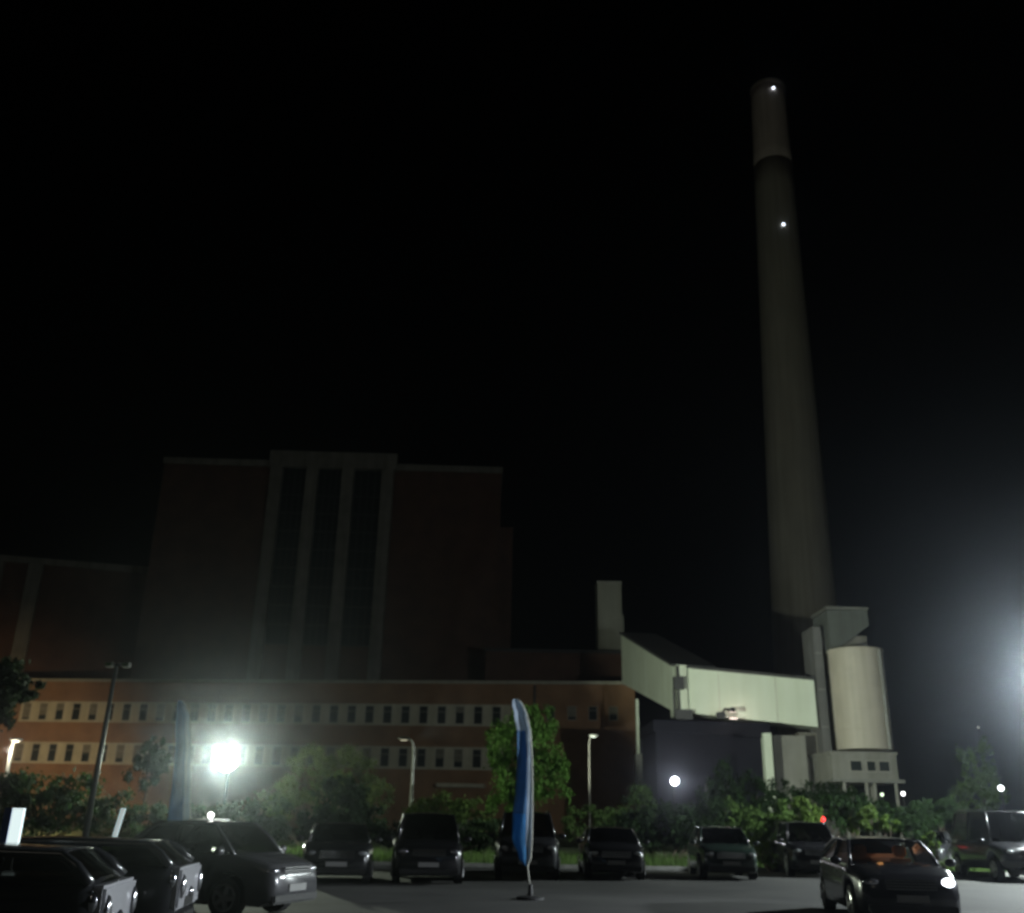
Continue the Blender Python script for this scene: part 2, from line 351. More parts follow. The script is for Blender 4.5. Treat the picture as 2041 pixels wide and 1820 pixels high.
# roofs
def strip(A, B, depth, th, over, parent, name, m):
    d = Vector((B.x - A.x, B.y - A.y, 0)).normalized(); n_ = Vector((-d.y, d.x, 0)); o0 = n_ * -over; o1 = n_ * (depth + over); bm = bmesh.new(); up = Vector((0, 0, th)); e = Vector((0, 0, .004))
    hexa(bm, [A + o0 + e, B + o0 + e, B + o1 + e, A + o1 + e, A + o0 + up, B + o0 + up, B + o1 + up, A + o1 + up])
    for v in bm.verts: v.co -= Vector(parent.location)
    return obj(name, bm, M[m], parent)
strip(A1, B1, 3.6, .22, .2, ga, 'gallery_roof', 'roofing'); strip(A2, B2, 3.6, .22, .2, ga, 'gallery_roof', 'roofing')
# panel joints
for t in (.3, .72):
    bm = bmesh.new(); T = A1.lerp(B1, t); bz = Az1 + (Bz1 - Az1) * t
    box(bm, (T.x - .02 - G0.x, T.y - .03 - G0.y, bz + .02), (T.x + .02 - G0.x, T.y + .02 - G0.y, T.z - .02))
    obj('panel_joint', bm, M['silo'], ga)
# transfer box at the bend
TB = P(1341, 1328, GY - .4); TC = P(1367, 1328, GY - .4)
tr = thing('transfer_box', 'upright pale junction box with dark ladder and switch boxes at the gallery bend', 'junction box', (TB.x, GY - .6, 0))
zlo = P(1350, 1424, GY).z; wv = TC.x - TB.x
obj('casing', bx((.25, 0, zlo), (wv, 3.8, TB.z + .1)), M['cladding'], tr)
obj('ladder', tb([(.35, -.12, zlo - .4), (.35, -.12, TB.z)], .11, 6), M['darksteel'], tr)
obj('switch_box', bx((-.1, -.7, zlo + 2.0), (.75, -.02, zlo + 3.0)), M['darksteel'], tr)
obj('cable_post', tb([(-.05, -.2, zlo - .3), (-.05, -.2, zlo + 2.0)], .1, 6), M['darksteel'], tr)
obj('base_box', bx((0, -.5, zlo - .5), (1.4, -.01, zlo + .3)), M['darksteel'], tr)
# dark hall beneath
hy = GY - 4.5
h0 = P(1302, 1427, hy); h1 = P(1534, 1441, hy)
hall = thing('boiler_shed', 'dark blue grey shed with a flat roof under the pale conveyor gallery', 'building', (h0.x, hy, 0))
hw = h1.x - h0.x; hz = h0.z - .3
hxe = P(1521, 1500, hy).x - h0.x
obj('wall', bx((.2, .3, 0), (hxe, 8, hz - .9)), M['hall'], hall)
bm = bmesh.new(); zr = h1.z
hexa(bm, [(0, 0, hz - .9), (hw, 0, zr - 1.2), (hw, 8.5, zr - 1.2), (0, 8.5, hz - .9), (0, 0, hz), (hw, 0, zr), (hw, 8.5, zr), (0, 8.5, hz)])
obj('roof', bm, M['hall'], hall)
obj('door', bx((hw * .42, .2, 0), (hw * .62, .299, 4.4)), M['darksteel'], hall)
# roof equipment and its flood lamp
e0 = P(1430, 1430, hy + .8)
rf = thing('roof_fan', 'small dark fan unit with a short arm on the shed roof', 'fan unit', (e0.x, hy + .8, e0.z - .1))
obj('housing', bx((0, 0, 0), (.7, .6, .55), .06), M['darksteel'], rf)
obj('duct', tb([(.5, .3, .45), (.7, .3, .8), (1.5, .3, .75)], .12, 8), M['darksteel'], rf)
obj('cowl', tb([(1.35, .3, .6), (1.35, .3, .95)], [.28, .2], 8), M['darksteel'], rf)
e1 = P(1462, 1430, hy + 1.4)
rl_ = thing('roof_lamp', 'small warm lamp beside the fan unit lighting the underside of the gallery', 'lamp', (e1.x, e1.y, e1.z - .25))
obj('housing', bx((-.2, -.1, 0), (.2, .12, .12), .02), M['darksteel'], rl_)
obj('lens', bx((-.3, .0, .125), (.3, .1, .2)), glow('roof_lamp_lens', (1, .8, .7), 2.5), rl_)
lamp('roof_lamp_light', (e1.x, e1.y + .1, e1.z + .1), 60, (1, .8, .7), .1, rl_)
# white column and grey wall right of the shed
c0 = P(1521, 1461, GY - 5); c1 = P(1537, 1461, GY - 5)
wc = thing('support_column', 'pale slim concrete column at the right corner of the dark shed', 'column', (c0.x, GY - 5, 0))
obj('shaft', bx((0, 0, .4), (c1.x - c0.x, .8, c0.z)), M['cladding'], wc)
obj('footing', bx((-.3, -.3, 0), (c1.x - c0.x + .3, 1.1, .4)), M['concrete'], wc)
w0 = P(1539, 1450, GY - 3.4); w1 = P(1603, 1450, GY - 3.4)
gw = thing('gallery_pier', 'broad grey concrete pier carrying the gallery beside the stair tower', 'pier', (w0.x, GY - 3.4, 0))
obj('wall', bx((0, 0, 0), (w1.x - w0.x, 3, w0.z - .6)), M['weathered'], gw)
obj('recess_wall', bx((w1.x - w0.x, 1.6, 0), (w1.x - w0.x + 1.9, 3, w0.z - .2)), M['darkconcrete'], gw)
# left leg, white strip at the office corner
l0 = P(1266, 1395, GY + 11); l1 = P(1273, 1395, GY + 11); lz = P(1268, 1496, GY + 11).z
ll = thing('trestle_column', 'narrow pale steel leg below the gallery at the office corner', 'column', (l0.x, GY + 11, 0))
obj('shaft', bx((.1, .2, 0), (l1.x - l0.x, .9, l0.z + .1)), M['cladding'], ll)
obj('foot', bx((-.1, 0, 0), (l1.x - l0.x + .2, 1.1, lz - .3)), M['steel'], ll)
# stair tower beside the silo
s0 = P(1616, 1250, GY - 3); s1 = P(1652, 1250, GY - 3)
st = thing('stair_tower', 'tall slim grey stair tower between the gallery and the pale silo', 'tower', (s0.x + .05, GY - 3.2, 0))
sw = s1.x - s0.x
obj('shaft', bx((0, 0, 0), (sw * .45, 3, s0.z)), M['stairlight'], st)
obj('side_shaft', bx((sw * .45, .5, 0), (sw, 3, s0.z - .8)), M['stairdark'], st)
for k in range(5): obj('landing_edge', bx((.05, -.05, 3 + k * 3), (sw * .45 - .05, -.002, 3.12 + k * 3)), M['steel'], st)
obj('rail', tb([(sw * .45 + .05, .2, 0), (sw * .45 + .05, .2, s0.z - .3)], .09, 6), M['steel'], st)
# silo
SY = GY - 6
sl = P(1652, 1300, SY); sr = P(1755, 1300, SY); slb = P(1663, 1494, SY)
rs = (sr.x - sl.x) / 2; sx = (sl.x + sr.x) / 2
si = thing('storage_silo', 'pale upright cylindrical silo on a windowed cabin, right of the chimney', 'silo', (sx, SY, 0))
zt_, zb_ = sl.z, slb.z
obj('shell', lathe(bmesh.new(), [(rs, zb_), (rs, zt_)], 64), M['silo'], si, smooth=False)
bm = bmesh.new()
for k in range(1, 5):
    z = zb_ + (zt_ - zb_) * k / 5; n = 64
    lathe(bm, [(rs + .003, z - .05), (rs + .04, z - .04), (rs + .04, z + .04), (rs + .003, z + .05)], 64)
obj('hoop', bm, M['silo'], si)
obj('cap', lathe(bmesh.new(), [(rs + .08, zt_ + .002), (rs + .08, zt_ + .15), (.8, zt_ + .45)], 64), M['silo'], si)
obj('fill_pipe', tb([(rs * .62, -rs * .86, zb_), (rs * .62, -rs * .86, zt_)], .14, 8), M['steel'], si)
# head box above silo
hb0 = P(1648, 1214, SY + 2); hb1 = P(1728, 1214, SY + 2); hb2 = P(1648, 1290, SY + 2)
hb = thing('filter_house', 'pale box shaped filter housing mounted above the silo', 'housing', (hb0.x, SY + 2, 0))
wv = hb1.x - hb0.x
bm = bmesh.new(); zt2, zb2_ = hb0.z, hb2.z + .3
prof = [(0, zb2_ - .6), (wv * .35, zb2_), (wv, zb2_ + 1.6), (wv, zt2), (0, zt2 - .1)]
f0 = [bm.verts.new((x, 0, z)) for x, z in prof]; f1 = [bm.verts.new((x, 4, z)) for x, z in prof]
bm.faces.new(f0); bm.faces.new(f1[::-1])
for k in range(5): bm.faces.new((f0[k], f0[(k + 1) % 5], f1[(k + 1) % 5], f1[k]))
obj('casing', bm, M['filtergrey'], hb)
obj('hopper', bx((wv * .3, .6, zt_ + .2), (wv * .98, 3.6, zb2_ + .8)), M['darkconcrete'], hb)
obj('roof_lip', bx((-.1, -.1, zt2 + .002), (wv + .1, 4.1, zt2 + .2)), M['steel'], hb)
# cabin under silo
k0 = P(1656, 1497, SY - 1.2); k1 = P(1785, 1499, SY - 1.2); k2 = P(1656, 1552, SY - 1.2)
kb = thing('control_cabin', 'pale raised control cabin with three dark windows under the silo', 'cabin', (k0.x, SY - 1.2, 0))
kw = k1.x - k0.x
obj('wall', bx((0, 0, k2.z), (kw, 5.6, k0.z - .2)), M['weathered'], kb)
obj('roof', bx((-.12, -.12, k0.z - .2), (kw + .12, 5.72, k0.z)), M['weathered'], kb)
zs, ze = P(1700, 1538, SY - 1.2).z, P(1700, 1515, SY - 1.2).z
for (ua, ub) in ((1693, 1719), (1726, 1746), (1750, 1774)):
    window(kb, P(ua, 1525, SY - 1.2).x - k0.x, P(ub, 1525, SY - 1.2).x - k0.x, zs, ze, -.02, False)
obj('platform', bx((-.25, -.6, k2.z - .25), (kw + .25, 5.8, k2.z - .002)), M['steel'], kb)
for x in (.8, kw * .5, kw * .62, kw - .25):
    obj('leg', tb([(x, 0, 0), (x, 0, k2.z - .26)], .14, 8), M['weathered'], kb)
    obj('leg', tb([(x, 5.2, 0), (x, 5.2, k2.z - .26)], .14, 8), M['weathered'], kb)

# ------------------------------------------------------------------ lamp posts
WARM = (1, .9, .68); COOL = (.92, .97, 1)
def post(u, v, Y, label, arm=(-.5, 0), lit=None, r=.07, pm='palesteel', group='lamp posts along the path'):
    p = P(u, v, Y); h = p.z
    t = thing('lamp_post', label, 'lamp post', (p.x, p.y, 0), 0, group)
    obj('pole', tb([(0, 0, 0), (0, 0, h * .5), (0, 0, h - .5), (arm[0] * .25, 0, h - .12), (arm[0], 0, h)], [r * 1.3, r, r * .85, r * .7, r * .6], 10), M[pm], t, smooth=True)
    hd = obj('lamp_head', ball(bmesh.new(), (arm[0] * 1.25, 0, h), (.32, .14, .09)), M['steel'], t, smooth=True)
    obj('lens', ball(bmesh.new(), (arm[0] * 1.25, 0, h - .06), (.2, .1, .06)), glow('lens_glow', WARM, lit) if lit else M['white'], hd, smooth=True)
    return t, p
tG, pG = post(826, 1472, 46, 'pale lamp post with small bent head in front of the office centre', (-.38, 0), lit=.4)
lamp('gallery_flood_light', (pG.x + .3, pG.y + .5, pG.z + .1), 40000, (.9, 1, .82), .2, tG, spot=68, target=(pG.x + 36, pG.y + 40, 30), blend=.22)
post(1174, 1466, 60, 'pale lamp post with bent head right of the tall blue feather flag', (.22, 0), lit=None, r=.045, pm='darkconcrete')
t_, p_ = post(27, 1474, 46, 'pale lamp post with a glowing head at the far left edge', (.1, 0), lit=2.0, r=.09)
lamp('path_lamp_light', (p_.x + 1, p_.y + 1.5, p_.z - .3), 120000, (1, .72, .38), .2, t_, spot=40, target=(-64, 118, -3), blend=1)
lamp('path_lamp_bulb', (p_.x, p_.y - .45, p_.z - .5), 80, (1, .9, .75), .1, t_)
# tall dark twin-head mast
mp = P(232, 1326, 33)
mt = thing('floodlight_mast', 'tall dark unlit mast with two small heads in front of the office', 'lamp post', (mp.x, mp.y, 0))
obj('pole', tb([(-.12, 0, 0), (0, 0, mp.z)], [.11, .065], 12), M['darksteel'], mt, smooth=True)
obj('crossarm', tb([(-.3, 0, mp.z), (.35, 0, mp.z + .04)], .03, 6), M['darksteel'], mt)
for x in (-.24, .33):
    h_ = obj('lamp_head', bx((x - .13, -.1, mp.z - .06), (x + .13, .14, mp.z + .1), .02), M['steel'], mt)
    obj('lens', bx((x - .1, -.115, mp.z - .03), (x + .1, -.102, mp.z + .07)), M['leaf'], h_)

def flood(u, v, Y, label, watts, col, r, name, spot=None, target=None, gs=40, group=None, toward=(0, -1)):
    p = P(u, v, Y); h = p.z
    t = thing(name, label, 'lamp post', (p.x, p.y, 0), 0, group)
    obj('pole', tb([(0, .5, 0), (0, .5, h - .1)], [.07, .05], 10), M['blackpole'], t)
    hd = obj('lamp_head', tb([(0, .02, h), (0, .6, h)], [r, r * .55], 20), M['blackpole'], t)
    obj('lens', ball(bmesh.new(), (0, -.0, h), (r * .95, .06, r * .95)), glow('flood_glow', col, gs), hd, smooth=True)  # lens widened so its disc also draws the glare bloom
    lamp(name + '_light', (p.x, p.y - .6, h), watts, col, .18, t, spot, target)
    return t, p
L1 = (452, 1513, 46); l1p = P(*L1); L2 = (1345, 1557, 58)
flood(*L1, 'dazzling white floodlight glaring in front of the office on the left', 5800, (.88, 1, .78), .6, 'floodlight', spot=172, target=(-12, 0, 0), gs=30)
flood(*L2, 'smaller dazzling floodlight in front of the dark shed under the gallery', 280, (.93, .94, 1), .25, 'floodlight', spot=172, target=(9, 0, 0), gs=14)
lamp('floodlight_spill', (l1p.x, l1p.y + 1.2, l1p.z + .6), 800, (.93, 1, .8), .15)
# car park lamp just past the right edge
rp_ = P(2135, 1340, 34); print('right lamp', rp_)
tR = thing('car_park_lamp', 'bright car park lamp whose glare comes in at the right edge', 'lamp post', (rp_.x, rp_.y, 0))
obj('pole', tb([(.6, .3, 0), (.6, .3, rp_.z - .5), (.3, .2, rp_.z), (0, .05, rp_.z + .1)], [.1, .08, .06, .05], 10), M['palesteel'], tR)
hd = obj('lamp_head', ball(bmesh.new(), (0, 0, rp_.z + .12), (.4, .2, .1)), M['steel'], tR, smooth=True)
obj('lens', ball(bmesh.new(), (0, 0, rp_.z), (.3, .14, .08)), glow('car_park_glow', COOL, 60), hd, smooth=True)
lamp('car_park_light', (rp_.x, rp_.y, rp_.z - .3), 14000, (.88, .98, .98), .2, tR)
# second car park lamp, outside the frame to the right of the photographer
t2 = thing('car_park_lamp', 'car park lamp standing outside the frame to the right of the near black sedan', 'lamp post', (17, 18.5, 0))
obj('pole', tb([(.6, .1, 0), (.6, .1, 5), (.3, 0, 5.5), (0, 0, 5.6)], [.1, .08, .06, .05], 10), M['palesteel'], t2)
hd = obj('lamp_head', ball(bmesh.new(), (0, 0, 5.62), (.4, .2, .1)), M['steel'], t2, smooth=True)
obj('lens', ball(bmesh.new(), (0, 0, 5.5), (.3, .14, .08)), glow('near_lamp_glow', COOL, 60), hd, smooth=True)
lamp('near_car_park_light', (17, 18.5, 5.2), 8500, (.85, .92, 1), .2, t2, spot=74, target=(2, 16, 0), blend=.6)
# small far lamps
def far(u, v, Y, r, col, s, label):
    p = P(u, v, Y); t = thing('far_lamp', label, 'lamp', (p.x, p.y, 0), 0, 'small distant lamps')
    obj('pole', tb([(0, 0, 0), (0, 0, p.z - r)], .05, 6), M['darksteel'], t); obj('globe', ball(bmesh.new(), (0, 0, p.z), r), glow('far_glow', col, s), t, smooth=True)
far(1800, 1582, 70, .14, (1, 1, 1), 4, 'small white lamp just right of the silo cabin legs')
far(1758, 1584, 74, .12, (.8, 1, .7), 2, 'faint greenish lamp between the silo cabin legs')
far(1995, 1571, 62, .17, (.95, .97, 1), 5, 'white lamp above the roof of the large car at right')
far(1640, 1633, 44, .11, (1, .03, .03), 3, 'tiny red lamp in the bushes left of the near dark car')
far(1950, 1450, 90, .1, (1, 1, .9), .6, 'very faint high lamp beside the dim tree at right')

# ------------------------------------------------------------------ vegetation
def foliage(name, label, cat, blobs, mname, n, leaf, seed, trunk=None, group=None, droop=0):
    """blobs: list of (u, v, Y, ru px, rv px) crown clumps"""
    rn = random.Random(seed); pts = []
    for (u, v, Y, ru, rv) in blobs:
        c = P(u, v, Y); rx = abs(P(u + ru, v, Y).x - c.x); rz = abs(P(u, v - rv, Y).z - c.z); pts.append((c, rx, rz))
    base = Vector((pts[0][0].x, pts[0][0].y, 0))
    t = thing(name, label, cat, base, 0, group)
    tot = sum(rx * rz for _, rx, rz in pts); bm = bmesh.new()
    for c, rx, rz in pts:
        k = int(n * rx * rz / tot)
        sub = []
        for _ in range(max(8, k // 60)):                 # leaf clusters with gaps between
            while True:
                d = Vector((rn.uniform(-1, 1), rn.uniform(-1, 1), rn.uniform(-1, 1)))
                if .25 < d.length < 1.08: break
            sub.append(d)
        for _ in range(k):
            d = rn.choice(sub) + Vector((rn.gauss(0, .13), rn.gauss(0, .13), rn.gauss(0, .13)))
            q = Vector((c.x + d.x * rx, c.y + d.y * (rx + rz) * .45, max(.05, c.z + d.z * rz - droop * rn.random()))) - base
            s = leaf * rn.uniform(.5, 1.4); e = Euler((rn.uniform(0, 6.3), rn.uniform(0, 6.3), rn.uniform(0, 6.3))).to_matrix()
            vs = [bm.verts.new(q + e @ Vector(w) * s) for w in ((-1, 0, 0), (0, -.5, .15), (1, 0, 0), (0, .5, .15))]; bm.faces.new(vs)
    obj('crown', bm, M[mname], t)
    bm = bmesh.new(); c, rx, rz = pts[0]
    if trunk:
        top = c.z; tube(bm, [(0, 0, 0), (.05, 0, top * .5), (-.04, .05, top)], [trunk, trunk * .75, trunk * .35], 8)
        for _ in range(9):
            z = rn.uniform(.45, .95) * top; a_ = rn.uniform(0, 6.28); l = rn.uniform(.4, .8) * rx
            tube(bm, [(0, 0, z), (math.cos(a_) * l * .5, math.sin(a_) * l * .5, z + l * .4), (math.cos(a_) * l, math.sin(a_) * l, z + l)], [trunk * .4, trunk * .25, trunk * .1], 5)
        obj('trunk', bm, M['bark'], t)
    else:
        for c, rx, rz in pts:
            for _ in range(4 if len(pts) < 99 else 0):
                x = c.x - base.x + rn.uniform(-.4, .4) * rx; y = c.y - base.y + rn.uniform(-.3, .3)
                tube(bm, [(x * .12, y * .12, 0), (x, y, c.z * .6), (x * 1.1, y * 1.1, c.z)], [.04, .025, .01], 5)
        obj('stem', bm, M['bark'], t)
    return t
BG = 'bushes between the car park and the buildings'
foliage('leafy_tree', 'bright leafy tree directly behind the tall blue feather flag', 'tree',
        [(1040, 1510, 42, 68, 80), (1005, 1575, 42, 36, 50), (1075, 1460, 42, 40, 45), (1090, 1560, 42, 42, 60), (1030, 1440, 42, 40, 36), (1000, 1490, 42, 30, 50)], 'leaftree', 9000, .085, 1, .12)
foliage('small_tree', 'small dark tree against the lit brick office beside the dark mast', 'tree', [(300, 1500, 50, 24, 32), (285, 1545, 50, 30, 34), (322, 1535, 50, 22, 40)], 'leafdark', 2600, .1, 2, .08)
foliage('tree', 'dark tree crown cutting off the office roof at the far left', 'tree', [(-15, 1370, 40, 70, 50), (40, 1372, 40, 34, 26), (-30, 1430, 40, 40, 60)], 'leafsilhouette', 5000, .14, 3, .2)
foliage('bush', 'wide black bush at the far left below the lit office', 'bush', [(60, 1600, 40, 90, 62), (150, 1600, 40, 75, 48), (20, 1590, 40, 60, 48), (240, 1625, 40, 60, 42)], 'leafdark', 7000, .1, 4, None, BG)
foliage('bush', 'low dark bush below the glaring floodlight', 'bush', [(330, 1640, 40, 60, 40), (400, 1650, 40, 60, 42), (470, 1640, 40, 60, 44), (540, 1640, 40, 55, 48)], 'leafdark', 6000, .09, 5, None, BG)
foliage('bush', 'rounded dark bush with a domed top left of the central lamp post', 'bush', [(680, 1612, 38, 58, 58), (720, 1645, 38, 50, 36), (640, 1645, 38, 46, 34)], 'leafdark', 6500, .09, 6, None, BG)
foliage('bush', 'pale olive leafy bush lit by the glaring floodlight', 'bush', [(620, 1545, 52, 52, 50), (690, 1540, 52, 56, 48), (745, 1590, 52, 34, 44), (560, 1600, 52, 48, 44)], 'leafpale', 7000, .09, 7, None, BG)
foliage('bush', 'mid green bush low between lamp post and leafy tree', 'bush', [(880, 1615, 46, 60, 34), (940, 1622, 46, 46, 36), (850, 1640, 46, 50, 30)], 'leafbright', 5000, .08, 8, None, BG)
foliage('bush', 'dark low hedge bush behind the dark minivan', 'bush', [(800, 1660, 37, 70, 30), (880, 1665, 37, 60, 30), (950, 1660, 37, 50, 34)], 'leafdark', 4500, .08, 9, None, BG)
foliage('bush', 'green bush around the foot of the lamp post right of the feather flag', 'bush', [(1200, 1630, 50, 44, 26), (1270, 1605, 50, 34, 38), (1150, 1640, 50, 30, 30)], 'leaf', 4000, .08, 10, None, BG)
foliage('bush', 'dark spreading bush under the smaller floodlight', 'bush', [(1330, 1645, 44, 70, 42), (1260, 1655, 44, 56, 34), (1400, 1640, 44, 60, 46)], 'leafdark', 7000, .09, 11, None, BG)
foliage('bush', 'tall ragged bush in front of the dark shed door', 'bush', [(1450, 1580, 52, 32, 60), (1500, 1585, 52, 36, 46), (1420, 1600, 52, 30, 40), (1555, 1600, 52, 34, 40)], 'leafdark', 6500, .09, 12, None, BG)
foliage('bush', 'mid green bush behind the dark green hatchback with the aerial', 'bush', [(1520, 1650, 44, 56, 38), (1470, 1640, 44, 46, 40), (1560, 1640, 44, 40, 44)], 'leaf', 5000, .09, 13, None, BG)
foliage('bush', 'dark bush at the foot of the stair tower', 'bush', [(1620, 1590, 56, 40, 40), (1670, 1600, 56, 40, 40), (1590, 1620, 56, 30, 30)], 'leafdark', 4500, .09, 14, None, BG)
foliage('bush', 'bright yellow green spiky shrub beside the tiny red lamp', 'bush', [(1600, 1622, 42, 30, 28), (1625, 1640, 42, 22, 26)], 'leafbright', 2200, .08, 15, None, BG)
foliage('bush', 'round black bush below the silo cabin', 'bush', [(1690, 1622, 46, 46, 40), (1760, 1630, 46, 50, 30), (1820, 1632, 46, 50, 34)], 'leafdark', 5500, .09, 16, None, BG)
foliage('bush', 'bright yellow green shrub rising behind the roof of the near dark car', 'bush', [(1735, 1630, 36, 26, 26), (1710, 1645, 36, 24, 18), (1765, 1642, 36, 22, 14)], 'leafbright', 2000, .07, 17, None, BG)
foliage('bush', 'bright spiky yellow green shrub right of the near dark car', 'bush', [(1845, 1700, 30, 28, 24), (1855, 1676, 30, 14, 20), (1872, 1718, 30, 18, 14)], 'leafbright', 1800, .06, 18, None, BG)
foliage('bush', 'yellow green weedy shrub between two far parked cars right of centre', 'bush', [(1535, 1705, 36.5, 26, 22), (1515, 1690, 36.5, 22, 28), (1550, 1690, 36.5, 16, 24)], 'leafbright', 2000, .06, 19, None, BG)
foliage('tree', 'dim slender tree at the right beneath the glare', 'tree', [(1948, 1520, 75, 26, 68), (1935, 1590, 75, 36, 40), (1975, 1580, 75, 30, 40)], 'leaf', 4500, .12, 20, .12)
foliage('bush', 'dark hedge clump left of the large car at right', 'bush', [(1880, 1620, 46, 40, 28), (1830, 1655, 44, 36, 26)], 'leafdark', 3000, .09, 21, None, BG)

# ------------------------------------------------------------------ feather flags and boards
def feather(loc, H, prof, name, label, rz, mats, seed=0):
    """prof: (z, x_left, x_right) outline of the cloth in metres about the pole foot"""
    t = thing(name, label, 'flag', loc, rz)
    base = bmesh.new(); lathe(base, [(.3, 0), (.3, .05), (.06, .08), (.04, .3)], 20); obj('base', base, M['darksteel'], t)
    pole = [(0, 0, .1)] + [(x1 + .015, 0, z) for z, x0, x1 in prof]
    obj('pole', tb(pole, [.022] * 3 + [.016] * (len(pole) - 3), 8), M['palesteel'], t, smooth=True)
    def cloth(lo, hi, xa, xb, m, th=.004):
        bm = bmesh.new(); n = 60; k = 8; grid = []
        for i in range(n + 1):
            z = lo + (hi - lo) * i / n
            for (z0, l0, r0), (z1, l1, r1) in zip(prof, prof[1:]):
                if z0 <= z <= z1: q = (z - z0) / (z1 - z0); q = q * q * (3 - 2 * q); l = l0 + (l1 - l0) * q; r = r0 + (r1 - r0) * q; break
            row = []
            for j in range(k + 1):
                f = xa + (xb - xa) * j / k; x = r + (l - r) * f
                row.append(bm.verts.new((x, .05 * math.sin(z * 2.3 + f * 2) * f + .03 * math.sin(f * 7 + z), z)))
            grid.append(row)
        for a_, b_ in zip(grid, grid[1:]):
            for j in range(k): bm.faces.new((a_[j], a_[j + 1], b_[j + 1], b_[j]))
        o = obj('cloth_panel' if name == 'feather_flag' else 'cloth', bm, m, t, smooth=True)
        md = o.modifiers.new('t', 'SOLIDIFY'); md.thickness = th
        return o
    zs_ = [p[0] for p in prof]; lo, hi = zs_[0], zs_[-1]
    cloth(lo, hi, 0, .3, mats[1])['label'] = 'strip along the pole sleeve, its lit edge put into pale cloth'  # lamplit edge of the flag is put into the cloth colour
    if len(mats) > 2:
        cloth(lo, lo + (hi - lo) * .3, .3, 1, mats[2])['label'] = 'brighter blue lower part of the flag'
        cloth(lo + (hi - lo) * .3, lo + (hi - lo) * .8, .3, 1, mats[0])['label'] = 'deep blue middle part of the flag'
        cloth(lo + (hi - lo) * .8, hi, .3, 1, mats[1])['label'] = 'pale blue rounded top of the flag'
    else: cloth(lo, hi, .3, 1, mats[0])
    return t
FY = 22.5
g = P(1057, 1782, FY)
def fz(v): return P(1055, v, FY).z - g.z
def fx(u, v): return P(u, v, FY).x - g.x
pr = [(1716, 1046, 1050), (1700, 1034, 1056), (1660, 1021, 1059), (1620, 1022, 1060), (1560, 1028, 1060), (1500, 1031, 1059), (1450, 1030, 1056), (1415, 1024, 1049), (1396, 1020, 1041), (1388, 1021, 1034), (1384, 1025, 1029)]
prof = [(fz(v), fx(l, v), fx(r, v)) for v, l, r in pr]
feather((g.x, FY, 0), 5, prof, 'feather_flag', 'tall blue feather flag on a slim pole standing in the middle of the car park', 0, [M['flagblue'], M['flagpale'], M['flagdeep']])
g = P(372, 1700, 30)
pr2 = [(1672, 330, 378), (1600, 338, 378), (1500, 350, 380), (1430, 352, 378), (1405, 352, 370), (1397, 355, 362)]
prof2 = [(P(372, v, 30).z, P(l, v, 30).x - g.x, P(r, v, 30).x - g.x) for v, l, r in pr2]
feather((g.x, 30, 0), 5, prof2, 'banner_flag', 'blue feather flag washed out by the glare, behind the parked cars at left', 0, [M['flagblue'], M['flagpale']])
# boards at left
def board(u0, u1, v0, v1, Y, label, lean=0, edge=True):
    p = P(u0, v1, Y); q = P(u1, v0, Y)
    t = thing('sign_board', label, 'sign', (p.x, Y, 0)); w = q.x - p.x
    bm = bmesh.new(); hexa(bm, [(0, 0, p.z), (w - lean, 0, p.z), (w - lean, .05, p.z), (0, .05, p.z), (lean, 0, q.z), (w, 0, q.z), (w, .05, q.z), (lean, .05, q.z)])
    obj('panel', bm, glow('emissive_board', (.8, .95, .95), .95 if edge else .4), t)  # panel surface is evenly emissive
    if edge:
        bm = bmesh.new(); hexa(bm, [(-.09, -.01, p.z), (-.002, -.01, p.z), (-.002, .06, p.z), (-.09, .06, p.z), (lean - .09, -.01, q.z), (lean - .002, -.01, q.z), (lean - .002, .06, q.z), (lean - .09, .06, q.z)])
        obj('edge_strip', bm, M['blueboard'], t)
    for x in (.04, w - lean - .04): obj('leg', tb([(x, .025, 0), (x, .025, p.z - .002)], .02, 6), M['steel'], t)
board(9, 48, 1611, 1697, 12.4, 'bright white sign board with a blue left edge at the far left')
board(221, 250, 1611, 1674, 24, 'narrow slanting white board between the dark cars at left', .12, False)

